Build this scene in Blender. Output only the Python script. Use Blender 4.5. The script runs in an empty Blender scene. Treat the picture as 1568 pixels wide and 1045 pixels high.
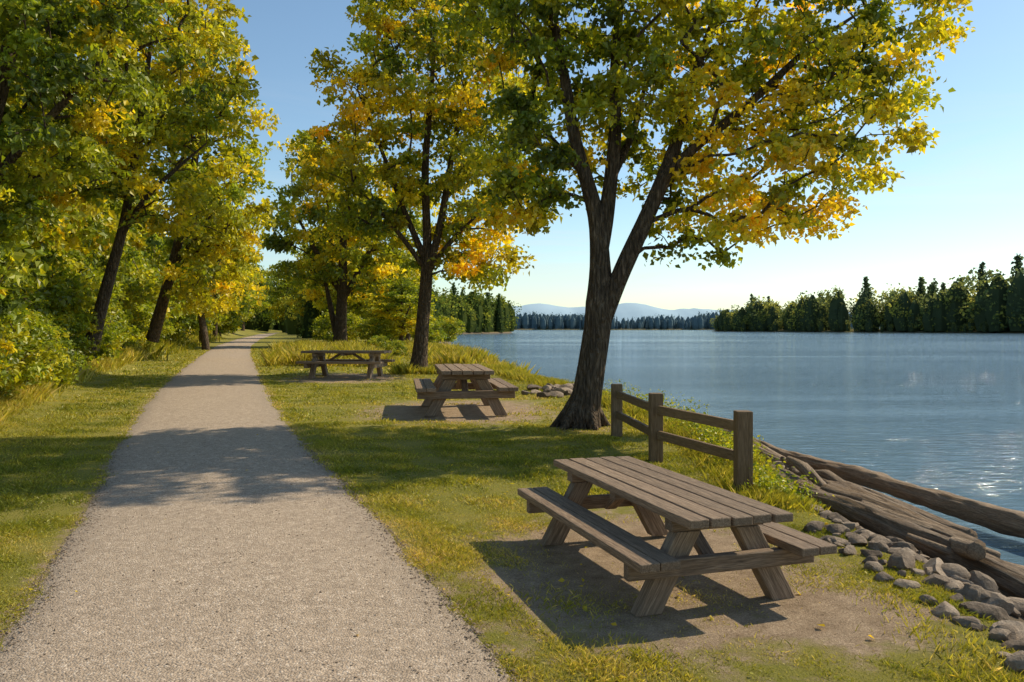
import bpy, math, numpy as np
from mathutils import Vector, Matrix
rng = np.random.default_rng(7)
S = bpy.context.scene
COL = S.collection

# ------------------------------------------------------------------ helpers
def mesh_np(name, V, F, mat=None, smooth=False, attrs=None):
    V = np.asarray(V, dtype=np.float32); F = np.asarray(F, dtype=np.int32)
    me = bpy.data.meshes.new(name)
    k = F.shape[1]
    me.vertices.add(len(V)); me.vertices.foreach_set("co", V.ravel())
    me.loops.add(F.size); me.loops.foreach_set("vertex_index", F.ravel())
    me.polygons.add(len(F))
    me.polygons.foreach_set("loop_start", np.arange(0, F.size, k, dtype=np.int32))
    me.polygons.foreach_set("use_smooth", np.full(len(F), smooth, dtype=bool))
    me.update(calc_edges=True)
    if attrs:
        for an, arr in attrs.items():
            a = me.attributes.new(an, 'FLOAT', 'POINT')
            a.data.foreach_set("value", np.asarray(arr, dtype=np.float32))
    if mat: me.materials.append(mat)
    return me

def add_obj(name, me, parent=None, loc=None, rotz=0, scale=None):
    o = bpy.data.objects.new(name, me); COL.objects.link(o)
    if parent: o.parent = parent
    if loc is not None: o.location = loc
    if rotz: o.rotation_euler = (0, 0, rotz)
    if scale is not None: o.scale = scale if hasattr(scale, '__len__') else (scale,)*3
    return o

def empty(name, loc=(0,0,0), rotz=0, scale=1.0):
    return add_obj(name, None, None, loc, rotz, scale)

def smooth01(t):
    t = np.clip(t, 0, 1); return t*t*(3-2*t)

def noise(x, y, z=0.0, f=1.0, seed=0):
    r = np.random.default_rng(seed); out = 0
    for i in range(6):
        d = r.normal(size=3); d /= np.linalg.norm(d); ph = r.uniform(0, 6.28); ff = f*r.uniform(.6, 1.9)
        out = out + np.sin((x*d[0]+y*d[1]+z*d[2])*ff*6.28+ph)
    return out/3.0

# ------------------------------------------------------------------ layout curves
PY = np.array([-30,-10,0,5,7.5,10,15,20,30,43,60,90,150,348,700,4000.])
PX = np.array([10,3.4,0.05,-1.7,-2.62,-3.62,-5.7,-7.6,-11.2,-15.7,-21.5,-31.5,-49.5,-105,-200,-1100.])
PW = np.array([1.5,1.55,1.55,1.57,1.57,1.57,1.62,1.68,1.8,1.85,1.9,2,2.2,3,3,3.])
def pathc(y):
    d = 0.06*np.maximum(np.abs(y), 8)
    return (np.interp(y-d,PY,PX)+2*np.interp(y,PY,PX)+np.interp(y+d,PY,PX))/4
def pathw(y): return np.interp(y,PY,PW)
SY = np.array([-40,5,10,16,20,30,40,55,72,110,155,250,380,410,440,500,600,900,1500,5000.])
SX = np.array([5.4,5.4,5.6,5.8,5.6,3.3,1.4,-1.5,-5,-9,-11.3,-24,-38,-24,-2,2,-6,-40,-100,-400.])
def shore(y):
    d = 0.05*np.maximum(np.abs(y), 15)
    return (np.interp(y-d,SY,SX)+2*np.interp(y,SY,SX)+np.interp(y+d,SY,SX))/4
WZ = -0.82
def H(x, y):
    x = np.asarray(x, float); y = np.asarray(y, float)
    s = x - shore(y) + 0.25*noise(x*0, y, 0, .22, 3)*(y < 120)
    z = -0.85*smooth01((s+2.5)/2.5) - np.clip(s, 0, 14)*0.22
    l = pathc(y)-pathw(y)-x
    z = z + 1.75*smooth01((l-2.0)/7.0) + np.clip(l-9, 0, 60)*0.02
    r = x-(pathc(y)+pathw(y))
    away = smooth01((np.maximum(l, r)-0.3)/1.5)
    z = z + away*0.035*noise(x, y, 0, .12, 5)
    z = z + smooth01((s+2.2)/1.2)*0.05*noise(x, y, 0, .9, 6)*(y < 60)
    return z
def edge_wob(side, y):
    return .05*noise(side*3, y, 0, .35, 9) + .02*noise(3*side, y, 0, 1.6, 10)

TABLES = [(1.14,6.75,1.95),(-1.25,19.3,2.8),(-6.7,32.0,2.9)]
def dirt(x, y):
    x = np.asarray(x, float); y = np.asarray(y, float)
    m = np.zeros_like(x)
    for tx,ty,r in TABLES:
        d = np.sqrt(((x-tx)/1.0)**2+((y-ty)/1.25)**2)
        m = np.maximum(m, 1.25-d/r)
    d = np.sqrt(((x-2.2)/1.1)**2+((y-5.6)/1.0)**2); m = np.maximum(m, 1.15-d/1.0)
    d = np.sqrt(((x-1.5)/1.3)**2+((y-16)/1.3)**2); m = np.maximum(m, .9-d/1.3)
    e = np.abs(np.abs(x-pathc(y))-pathw(y)); m = np.maximum(m, .58-e/.5)
    return np.clip(m, 0, 1)

# ------------------------------------------------------------------ materials
def new_mat(name):
    m = bpy.data.materials.new(name); m.use_nodes = True
    nt = m.node_tree; nt.nodes.clear()
    out = nt.nodes.new('ShaderNodeOutputMaterial')
    return m, nt, out
def N(nt, t, **kw):
    n = nt.nodes.new(t)
    for k, v in kw.items(): setattr(n, k, v)
    return n
def L(nt, a, b): nt.links.new(a, b)
def ramp(nt, fac, stops):
    r = N(nt, 'ShaderNodeValToRGB'); e = r.color_ramp.elements
    while len(e) < len(stops): e.new(0.5)
    for i, (p, c) in enumerate(stops):
        e[i].position = p; e[i].color = (*c, 1)
    L(nt, fac, r.inputs[0]); return r.outputs[0]
def math_n(nt, op, a, b=None, clamp=False):
    n = N(nt, 'ShaderNodeMath', operation=op); n.use_clamp = clamp
    for i, v in enumerate((a, b)):
        if v is None: continue
        if isinstance(v, (int, float)): n.inputs[i].default_value = v
        else: L(nt, v, n.inputs[i])
    return n.outputs[0]
def mixc(nt, f, a, b, blend='MIX'):
    n = N(nt, 'ShaderNodeMix', data_type='RGBA', blend_type=blend)
    for i, v in ((0, f), (6, a), (7, b)):
        if isinstance(v, (int, float)): n.inputs[i].default_value = v
        elif isinstance(v, tuple): n.inputs[i].default_value = (*v, 1)
        else: L(nt, v, n.inputs[i])
    return n.outputs[2]
def noise_n(nt, vec, scale, detail=4, rough=.55, dist=0):
    n = N(nt, 'ShaderNodeTexNoise'); n.inputs['Scale'].default_value = scale
    n.inputs['Detail'].default_value = detail; n.inputs['Roughness'].default_value = rough
    n.inputs['Distortion'].default_value = dist
    if vec is not None: L(nt, vec, n.inputs['Vector'])
    return n.outputs['Fac']
def mapping(nt, vec, scale):
    m = N(nt, 'ShaderNodeMapping'); m.inputs['Scale'].default_value = scale
    L(nt, vec, m.inputs['Vector']); return m.outputs[0]
def bump(nt, h, strength, dist, normal=None):
    b = N(nt, 'ShaderNodeBump'); b.inputs['Strength'].default_value = strength; b.inputs['Distance'].default_value = dist
    L(nt, h, b.inputs['Height'])
    if normal is not None: L(nt, normal, b.inputs['Normal'])
    return b.outputs[0]
def attr(nt, name):
    a = N(nt, 'ShaderNodeAttribute'); a.attribute_name = name; return a.outputs['Fac']
def principled(nt, out, col, rough=.8, normal=None, spec=.3):
    p = N(nt, 'ShaderNodeBsdfPrincipled')
    if isinstance(col, tuple): p.inputs['Base Color'].default_value = (*col, 1)
    else: L(nt, col, p.inputs['Base Color'])
    if isinstance(rough, (int, float)): p.inputs['Roughness'].default_value = rough
    else: L(nt, rough, p.inputs['Roughness'])
    p.inputs['Specular IOR Level'].default_value = spec
    if normal is not None: L(nt, normal, p.inputs['Normal'])
    L(nt, p.outputs[0], out.inputs[0]); return p

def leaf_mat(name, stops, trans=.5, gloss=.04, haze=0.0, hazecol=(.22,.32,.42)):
    m, nt, out = new_mat(name)
    c = ramp(nt, attr(nt, 'tint'), stops)
    v = attr(nt, 'val')
    cc = N(nt, 'ShaderNodeCombineColor')
    for i in range(3): L(nt, v, cc.inputs[i])
    c = mixc(nt, 1.0, c, cc.outputs[0], 'MULTIPLY')
    if haze > 0: c = mixc(nt, haze, c, hazecol)  # aerial haze painted in: leaf colour shifted towards pale blue
    d = N(nt, 'ShaderNodeBsdfDiffuse'); L(nt, c, d.inputs[0])
    t = N(nt, 'ShaderNodeBsdfTranslucent')
    tc = mixc(nt, 1.0, c, (1.5, 1.38, .85), 'MULTIPLY') if haze == 0 else c
    L(nt, tc, t.inputs[0])
    mx = N(nt, 'ShaderNodeMixShader'); mx.inputs[0].default_value = trans
    L(nt, d.outputs[0], mx.inputs[1]); L(nt, t.outputs[0], mx.inputs[2])
    last = mx.outputs[0]
    if gloss > 0:
        g = N(nt, 'ShaderNodeBsdfGlossy'); g.inputs['Roughness'].default_value = .45
        g.inputs[0].default_value = (1, .97, .8, 1)
        m2 = N(nt, 'ShaderNodeMixShader'); m2.inputs[0].default_value = gloss
        L(nt, last, m2.inputs[1]); L(nt, g.outputs[0], m2.inputs[2]); last = m2.outputs[0]
    L(nt, last, out.inputs[0]); return m

LEAF = leaf_mat('maple_leaves', [(0,(.085,.125,.010)),(.28,(.22,.265,.012)),(.48,(.43,.42,.016)),(.72,(.76,.60,.018)),(1,(.90,.60,.018))])
GREEN = leaf_mat('green_leaves', [(0,(.08,.125,.012)),(.4,(.22,.275,.015)),(.7,(.48,.45,.018)),(1,(.80,.61,.02))])
GRASS = leaf_mat('grass_blades', [(0,(.12,.15,.013)),(.4,(.27,.27,.02)),(.7,(.44,.375,.045)),(1,(.65,.49,.17))], trans=.4, gloss=.03)
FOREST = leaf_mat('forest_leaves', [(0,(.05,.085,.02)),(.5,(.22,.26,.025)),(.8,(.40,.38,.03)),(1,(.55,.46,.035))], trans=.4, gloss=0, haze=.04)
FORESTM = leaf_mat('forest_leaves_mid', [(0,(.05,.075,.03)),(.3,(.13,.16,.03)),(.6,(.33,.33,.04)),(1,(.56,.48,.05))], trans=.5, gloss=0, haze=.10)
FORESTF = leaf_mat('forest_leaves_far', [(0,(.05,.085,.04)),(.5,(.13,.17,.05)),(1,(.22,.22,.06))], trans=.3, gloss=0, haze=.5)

def ground_mat():
    m, nt, out = new_mat('grass_ground')
    pos = N(nt, 'ShaderNodeNewGeometry').outputs['Position']
    n1 = noise_n(nt, pos, 60, 4, .7); n2 = noise_n(nt, pos, 1.1, 5, .6); n3 = noise_n(nt, pos, .25, 3)
    g = ramp(nt, n1, [(.3,(.06,.07,.011)),(.52,(.18,.175,.026)),(.72,(.33,.28,.05))])
    g2 = ramp(nt, n2, [(.3,(.16,.175,.022)),(.7,(.39,.30,.085))])
    g = mixc(nt, .5, g, g2)
    g = mixc(nt, math_n(nt, 'MULTIPLY', n3, .35), g, (.34,.29,.065))
    nd = noise_n(nt, pos, 3.5, 6, .65)
    dmask = math_n(nt, 'ADD', attr(nt, 'dirt'), math_n(nt, 'MULTIPLY', math_n(nt, 'SUBTRACT', nd, .5), 1.3))
    mr = N(nt, 'ShaderNodeMapRange'); L(nt, dmask, mr.inputs[0]); mr.inputs[1].default_value = .3; mr.inputs[2].default_value = .6
    nf = noise_n(nt, pos, 70, 6, .8); nm = noise_n(nt, pos, 5, 5, .7)
    dc = ramp(nt, nf, [(.3,(.15,.10,.06)),(.5,(.39,.28,.18)),(.7,(.62,.47,.33))])
    dc = mixc(nt, 1.0, dc, ramp(nt, nm, [(.3,(.65,.62,.58)),(.65,(1.1,1.1,1.1))]), 'MULTIPLY')
    c = mixc(nt, mr.outputs[0], g, dc)
    sc = ramp(nt, nf, [(.3,(.07,.05,.03)),(.7,(.25,.19,.13))])
    sm = math_n(nt, 'ADD', attr(nt, 'shore'), math_n(nt, 'MULTIPLY', math_n(nt, 'SUBTRACT', nd, .5), .8), )
    mr2 = N(nt, 'ShaderNodeMapRange'); L(nt, sm, mr2.inputs[0]); mr2.inputs[1].default_value = .35; mr2.inputs[2].default_value = .6
    c = mixc(nt, mr2.outputs[0], c, sc)
    hgt = math_n(nt, 'ADD', math_n(nt,'ADD',n1,nf), math_n(nt, 'MULTIPLY', nd, 1.5))
    principled(nt, out, c, .95, bump(nt, hgt, .9, .02), .15)
    return m
def gravel_mat():
    m, nt, out = new_mat('gravel')
    pos = N(nt, 'ShaderNodeNewGeometry').outputs['Position']
    v = N(nt, 'ShaderNodeTexVoronoi'); v.inputs['Scale'].default_value = 70; L(nt, pos, v.inputs['Vector'])
    n1 = noise_n(nt, pos, 130, 3, .75); n2 = noise_n(nt, pos, .8, 5, .6); n3 = noise_n(nt, pos, 9, 6, .75); n4 = noise_n(nt, pos, 45, 4, .7)
    bw = N(nt, 'ShaderNodeSeparateColor'); L(nt, v.outputs['Color'], bw.inputs[0])
    c = ramp(nt, bw.outputs[0], [(0,(.10,.075,.055)),(.25,(.35,.265,.19)),(.8,(.50,.385,.28)),(1,(.88,.75,.61))])
    c2 = ramp(nt, n1, [(.3,(.15,.11,.08)),(.6,(.56,.43,.315))])
    c = mixc(nt, .42, c, c2)
    c = mixc(nt, 1.0, c, ramp(nt, n3, [(.3,(.66,.65,.64)),(.65,(1.14,1.14,1.14))]), 'MULTIPLY')
    c = mixc(nt, math_n(nt,'MULTIPLY',n2,.35), c, (.52,.405,.295))
    c = mixc(nt, math_n(nt,'MULTIPLY',attr(nt,'edge'),.6), c, (.24,.195,.15))
    h = math_n(nt, 'ADD', math_n(nt,'MULTIPLY',v.outputs['Distance'],-1.0), math_n(nt,'MULTIPLY',n4,1.0))
    h = math_n(nt, 'ADD', h, math_n(nt,'MULTIPLY',n3,1.6))
    principled(nt, out, c, .93, bump(nt, h, .6, .016), .15)
    return m
def bark_mat():
    m, nt, out = new_mat('bark')
    pos = N(nt, 'ShaderNodeTexCoord').outputs['Object']
    p2 = mapping(nt, pos, (1, 1, .22))
    n1 = noise_n(nt, p2, 16, 6, .65, .6); n2 = noise_n(nt, pos, 1.3, 3)
    v = N(nt, 'ShaderNodeTexVoronoi', feature='DISTANCE_TO_EDGE'); v.inputs['Scale'].default_value = 13; L(nt, p2, v.inputs['Vector'])
    c = ramp(nt, n1, [(.3,(.026,.017,.011)),(.5,(.11,.072,.044)),(.7,(.28,.20,.13))])
    c = mixc(nt, math_n(nt,'MULTIPLY',n2,.5), c, (.13,.10,.065))
    h = math_n(nt, 'ADD', n1, math_n(nt,'MINIMUM',math_n(nt,'MULTIPLY',v.outputs['Distance'],4),1.0))
    principled(nt, out, c, .9, bump(nt, h, 1.0, .07), .2)
    return m
def wood_mat(name, dark, mid, light, rnd=.35, bd=.010):
    m, nt, out = new_mat(name)
    pos = N(nt, 'ShaderNodeTexCoord').outputs['Object']
    oi = N(nt, 'ShaderNodeObjectInfo')
    cmb = N(nt, 'ShaderNodeCombineXYZ'); L(nt, math_n(nt,'MULTIPLY',oi.outputs['Random'],37), cmb.inputs[0])
    ad = N(nt, 'ShaderNodeVectorMath', operation='ADD'); L(nt, pos, ad.inputs[0]); L(nt, cmb.outputs[0], ad.inputs[1])
    p2 = mapping(nt, ad.outputs[0], (1.2, 22, 22)); p3 = mapping(nt, ad.outputs[0], (1.5, 4, 4))
    n1 = noise_n(nt, p2, 3, 6, .65, .8); n2 = noise_n(nt, p3, 2, 5, .6); n3 = noise_n(nt, mapping(nt, ad.outputs[0], (3, 90, 90)), 3, 3, .6)
    c = ramp(nt, n1, [(.28,dark),(.5,mid),(.75,light)])
    c = mixc(nt, math_n(nt,'MULTIPLY',n2,.6), c, mid)
    c = mixc(nt, math_n(nt,'MULTIPLY',math_n(nt,'SUBTRACT',n3,.38,True),2.2), c, dark)
    k = math_n(nt, 'ADD', math_n(nt,'MULTIPLY',oi.outputs['Random'],rnd), 1-rnd/2)
    cc = N(nt, 'ShaderNodeCombineColor')
    for i in range(3): L(nt, k, cc.inputs[i])
    c = mixc(nt, 1.0, c, cc.outputs[0], 'MULTIPLY')
    h = math_n(nt, 'ADD', n1, math_n(nt,'MULTIPLY',n3,.6))
    principled(nt, out, c, .72, bump(nt, h, .9, bd), .3)
    return m
def water_mat():
    m, nt, out = new_mat('river_water')
    pos = N(nt, 'ShaderNodeNewGeometry').outputs['Position']
    a = noise_n(nt, mapping(nt, pos, (.6, 1.6, 1)), 2.6, 5, .68, .6)
    b = noise_n(nt, mapping(nt, pos, (.3, 1.1, 1)), .55, 4, .6, .3)
    c = noise_n(nt, mapping(nt, pos, (.4, 1, 1)), .05, 4, .6)
    big = noise_n(nt, mapping(nt, pos, (.2, 1, 1)), .03, 5, .65, .6)
    h = math_n(nt, 'ADD', math_n(nt,'MULTIPLY',a,.36), math_n(nt,'MULTIPLY',b,.45))
    h = math_n(nt, 'ADD', h, math_n(nt,'MULTIPLY',c,.6))
    mr = N(nt, 'ShaderNodeMapRange'); L(nt, big, mr.inputs[0]); mr.inputs[1].default_value=.42; mr.inputs[2].default_value=.6
    mr.inputs[3].default_value=.22; mr.inputs[4].default_value=.7
    bp = N(nt, 'ShaderNodeBump'); bp.inputs['Distance'].default_value = .9; L(nt, mr.outputs[0], bp.inputs['Strength']); L(nt, h, bp.inputs['Height'])
    p = principled(nt, out, (.12,.20,.26), .06, bp.outputs[0], .5)
    p.inputs['IOR'].default_value = 1.33
    return m
def rock_mat(name='rock', k=1.0):
    m, nt, out = new_mat(name)
    pos = N(nt, 'ShaderNodeNewGeometry').outputs['Position']
    n1 = noise_n(nt, pos, 14, 6, .7); n2 = noise_n(nt, pos, 2.2, 3)
    c = ramp(nt, n1, [(.3,(.13*k,.10*k,.07*k)),(.6,(.34*k,.275*k,.21*k)),(.75,(.5*k,.43*k,.35*k))])
    c = mixc(nt, math_n(nt,'MULTIPLY',n2,.7), c, (.27*k,.20*k,.14*k))
    c = mixc(nt, 1.0, c, ramp(nt, attr(nt,'tint'), [(0,(.5,.46,.43)),(1,(1.3,1.25,1.2))]), 'MULTIPLY')
    principled(nt, out, c, .85, bump(nt, n1, .9, .05), .3); return m
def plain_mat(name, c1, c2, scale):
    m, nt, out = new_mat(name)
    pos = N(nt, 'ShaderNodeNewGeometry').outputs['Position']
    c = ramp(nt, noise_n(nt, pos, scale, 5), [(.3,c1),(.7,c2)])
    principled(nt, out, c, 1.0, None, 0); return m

GROUND=ground_mat(); GRAVEL=gravel_mat(); BARK=bark_mat(); WATER=water_mat(); ROCK=rock_mat(); PEBBLE=rock_mat('pebble',1.25)
TABLEW=wood_mat('weathered_table_wood',(.06,.038,.022),(.31,.21,.135),(.60,.44,.30))
FENCEW=wood_mat('fence_wood',(.07,.04,.018),(.26,.16,.08),(.44,.30,.17))
LOGW=wood_mat('driftwood',(.05,.032,.018),(.36,.245,.15),(.66,.49,.32),.5,.03)

# ------------------------------------------------------------------ terrain
ys = np.concatenate([np.arange(-14,3,.6), np.arange(3,24,.14)])
l = [24.]; 
while l[-1] < 7000: l.append(l[-1]*1.035)
ys = np.concatenate([ys, l])
off = np.concatenate([-np.geomspace(60,6000,34)[::-1], np.arange(-59,-17,.7), np.arange(-17,.8,.14), np.arange(.8,16,.9)])
YY, OO = np.meshgrid(ys, off, indexing='ij')
XX = OO + shore(YY)
ZZ = H(XX, YY)
nr, nc = XX.shape
idx = np.arange(nr*nc).reshape(nr, nc)
F = np.stack([idx[:-1,:-1], idx[:-1,1:], idx[1:,1:], idx[1:,:-1]], -1).reshape(-1,4)
V = np.stack([XX,YY,ZZ],-1).reshape(-1,3)
sh = smooth01((V[:,0]-shore(V[:,1])+2.5)/1.1)
me = mesh_np('ground', V, F, GROUND, True, {'dirt':dirt(V[:,0],V[:,1]), 'shore':sh})
add_obj('ground', me)

py = np.concatenate([np.arange(-13,30,.12), np.geomspace(30,900,160)])
ts = np.linspace(-1,1,25)
PYY, TT = np.meshgrid(py, ts, indexing='ij')
w = pathw(PYY)
nz = edge_wob(np.sign(TT), PYY)
PXX = pathc(PYY) + TT*(w + np.where(np.abs(TT)>.9, nz, 0))
PZ = np.full_like(PXX, .012) + .03*(1-TT**2)
PZ = np.where(np.abs(TT)>=1, -.004, PZ)
nr, nc = PXX.shape; idx = np.arange(nr*nc).reshape(nr,nc)
F = np.stack([idx[:-1,:-1], idx[:-1,1:], idx[1:,1:], idx[1:,:-1]], -1).reshape(-1,4)
me = mesh_np('gravel_path', np.stack([PXX,PYY,PZ],-1).reshape(-1,3), F, GRAVEL, True, {'edge':(np.abs(TT)**6).ravel()})
add_obj('gravel_path', me)

me = mesh_np('river_water', [(-9000,-60,WZ),(16000,-60,WZ),(16000,22000,WZ),(-9000,22000,WZ)], [(0,1,2,3)], WATER)
add_obj('river_water', me)

# ------------------------------------------------------------------ leaves & trees
def leaf_cloud(P, size, rng, tint, val, upbias=.7, sizevar=.35, narrow=.36):
    n = len(P)
    nrm = rng.normal(size=(n,3)); nrm[:,2] = np.abs(nrm[:,2])*.7+upbias
    nrm /= np.linalg.norm(nrm,axis=1)[:,None]
    t = rng.normal(size=(n,3)); t[:,2] -= .3
    t -= nrm*np.sum(t*nrm,1)[:,None]; t /= np.linalg.norm(t,axis=1)[:,None]
    b = np.cross(nrm,t)
    Ls = (size*(1+sizevar*rng.normal(size=n))).clip(size*.4,size*2)[:,None]
    V = np.stack([P, P+t*Ls*.42+b*Ls*narrow+nrm*Ls*.08, P+t*Ls-nrm*Ls*.15, P+t*Ls*.42-b*Ls*narrow+nrm*Ls*.08],1)
    F = np.arange(4*n).reshape(n,4)
    return V.reshape(-1,3), F, np.repeat(tint,4), np.repeat(val,4)

def sweep(P, R, k=12, lump=0.0, seed=0):
    P = np.asarray(P,float); R = np.asarray(R,float); n = len(P)
    T = np.gradient(P,axis=0); T /= np.linalg.norm(T,axis=1)[:,None]
    ref = np.array([0,1,0.]) if abs(T[0][1]) < .8 else np.array([1,0,0.])
    A = np.cross(T,ref); A /= np.linalg.norm(A,axis=1)[:,None]; B = np.cross(T,A)
    th = np.linspace(0,2*np.pi,k,endpoint=False)
    rr = R[:,None]*np.ones(k)[None]
    if lump:
        ii = np.arange(n)[:,None]
        rr = rr*(1+lump*noise(np.cos(th)[None]*1.0, np.sin(th)[None]*1.0, ii*.12, .8, seed))
    V = P[:,None]+A[:,None]*(np.cos(th)[None,:,None]*rr[...,None])+B[:,None]*(np.sin(th)[None,:,None]*rr[...,None])
    V = V.reshape(-1,3)
    idx = np.arange(n*k).reshape(n,k); nx = np.roll(idx,-1,1)
    F = np.stack([idx[:-1],nx[:-1],nx[1:],idx[1:]],-1).reshape(-1,4)
    return V,F

def resample(P,R,step):
    P = np.asarray(P,float); R = np.asarray(R,float)
    d = np.r_[0,np.cumsum(np.linalg.norm(np.diff(P,axis=0),axis=1))]
    n = max(3,int(d[-1]/step)+1); s = np.linspace(0,d[-1],n)
    Q = np.stack([np.interp(s,d,P[:,i]) for i in range(3)],1)
    for _ in range(3):
        Q[1:-1] = (Q[:-2]+2*Q[1:-1]+Q[2:])/4
    return Q, np.interp(s,d,R)

def lobes_sample(lobes, mind, rng, ntry=9000, shell=.35, reject=None):
    vol = np.array([l[3]*l[4]*l[5] for l in lobes]); vol = vol/vol.sum()
    c = rng.choice(len(lobes), ntry, p=vol)
    d = rng.normal(size=(ntry,3)); d /= np.linalg.norm(d,axis=1)[:,None]
    r = rng.uniform(shell**3,1,ntry)**(1/3)
    Lb = np.array([l[:6] for l in lobes])
    P = Lb[c,:3]+d*r[:,None]*Lb[c,3:6]
    keep = []
    for p in P:
        if reject is not None and reject(p): continue
        if len(keep) and np.min(np.sum((np.array(keep)-p)**2,1)) < mind*mind: continue
        keep.append(p)
    return np.array(keep)

def build_tree(name, stems, lobes, clump_r, mind, per, leaf, mat, rng, tintf, crown_z, loc=(0,0,0), step=.35, k=12,
               rt=.012, reject=None, link=True, ntry=5000, up=.2, minr=.01, drop=.15, topz=None, topdrop=.45):
    nodes=[]; par=[]; rad=[]; stemV=[];stemF=[];nv=0
    for si,(P,R) in enumerate(stems):
        Q,RR = resample(P,R,step)
        V,F = sweep(Q,RR,k,.10,si+3); stemV.append(V); stemF.append(F+nv); nv+=len(V)
        base=len(nodes)
        if si==0: par.append(-1)
        else:
            a=np.array(nodes); par.append(int(np.argmin(np.sum((a-Q[0])**2,1))))
        for j in range(len(Q)):
            nodes.append(Q[j]); rad.append(RR[j])
            if j>0: par.append(base+j-1)
    ns=len(nodes)
    C = lobes_sample(lobes, mind, rng, ntry, reject=reject)
    pr = np.full(len(C), drop)
    if topz is not None: pr = np.where(C[:,2]>topz, topdrop, drop)
    C = C[rng.random(len(C))>pr]
    A = np.array(nodes)
    dd = np.min(np.linalg.norm(C[:,None]-A[None],axis=2),axis=1)
    C = C[np.argsort(dd)]
    arr = np.zeros((ns+len(C)*14,3)); arr[:ns]=A; m=ns
    tips=[]
    for c in C:
        X=arr[:m]; dv=c-X; d=np.linalg.norm(dv,axis=1); hd=np.hypot(dv[:,0],dv[:,1])
        cost=d+1.2*np.maximum(0,X[:,2]-c[2]+.25*hd)+(X[:,2]<crown_z)*50
        a=int(np.argmin(cost)); D=d[a]
        n=int(np.clip(math.ceil(D/(step*1.7)),1,13)); p=a; A0=X[a].copy()
        for j in range(1,n+1):
            t=j/n
            q=A0+(c-A0)*t; q[2]+=math.sin(t*math.pi)*D*.08
            if j<n: q+=rng.normal(size=3)*D*.035
            arr[m]=q; par.append(p); p=m; m+=1
        tips.append(p)
    par=np.array(par); cnt=np.zeros(m)
    cnt[tips]+=1
    for i in range(m-1,ns-1,-1):
        cnt[par[i]]+=cnt[i] if par[i]>=0 else 0
    R=np.maximum(rt*np.maximum(cnt,1)**.5,minr)
    R[:ns]=rad
    e=np.arange(ns,m); pa=par[e]
    r1=R[e]; r0=np.where(pa<ns,np.minimum(R[pa]*.7,R[e]*1.25),np.minimum(R[pa],R[e]*1.4))
    r1=np.minimum(r1,r0)
    P0=arr[pa];P1=arr[e]; T=P1-P0; T/= (np.linalg.norm(T,axis=1)[:,None]+1e-9)
    ref=np.tile([0.3,.2,1.],(len(e),1)); Aa=np.cross(T,ref); Aa/=np.linalg.norm(Aa,axis=1)[:,None]+1e-9; Bb=np.cross(T,Aa)
    kk=5; th=np.linspace(0,2*np.pi,kk,endpoint=False)
    ring=Aa[:,None]*np.cos(th)[None,:,None]+Bb[:,None]*np.sin(th)[None,:,None]
    V=np.concatenate([P0[:,None]+ring*r0[:,None,None],P1[:,None]+ring*r1[:,None,None]],1).reshape(-1,3)
    base=(np.arange(len(e))*2*kk)[:,None]; i0=np.arange(kk)[None]; i1=(np.arange(kk)+1)[None]%kk
    F=np.stack([base+i0,base+i1,base+kk+i1,base+kk+i0],-1).reshape(-1,4)
    stemV.append(V); stemF.append(F+nv)
    wood=mesh_np(name+'_trunk_mesh',np.concatenate(stemV),np.concatenate(stemF),BARK,True)
    nC=len(C); cnts=(per*rng.uniform(.35,1.5,nC)).astype(int)
    ci=np.repeat(np.arange(nC),cnts); n=len(ci)
    g=rng.normal(size=(n,3)); g/=np.linalg.norm(g,axis=1)[:,None]
    rr=clump_r*rng.uniform(.6,1.25,nC)
    P=C[ci]+g*(rng.uniform(0,1,n)**.6*rr[ci])[:,None]*np.array([1,1,.42])
    P[:,2]-=.28*np.hypot(P[:,0]-C[ci][:,0],P[:,1]-C[ci][:,1])
    P+= .14*clump_r*np.stack([noise(P[:,0],P[:,1],P[:,2],1.1/clump_r,i+40) for i in range(3)],1)
    tint=tintf(P)+rng.normal(size=nC)[ci]*.15+rng.normal(size=n)*.08
    val=np.clip(1+rng.normal(size=n)*.18+rng.normal(size=nC)[ci]*.14,.4,1.5)
    V,F,t,v=leaf_cloud(P,leaf,rng,np.clip(tint,0,1),val,up)
    lm=mesh_np(name+'_foliage_mesh',V,F,mat,False,{'tint':t,'val':v})
    if link: place_tree(name,wood,lm,loc)
    return wood,lm

def place_tree(name,wood,lm,loc,rotz=0,scale=1.0):
    e=empty(name,loc,rotz,scale)
    add_obj('trunk_and_branches',wood,e); add_obj('foliage',lm,e)
    return e

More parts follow.
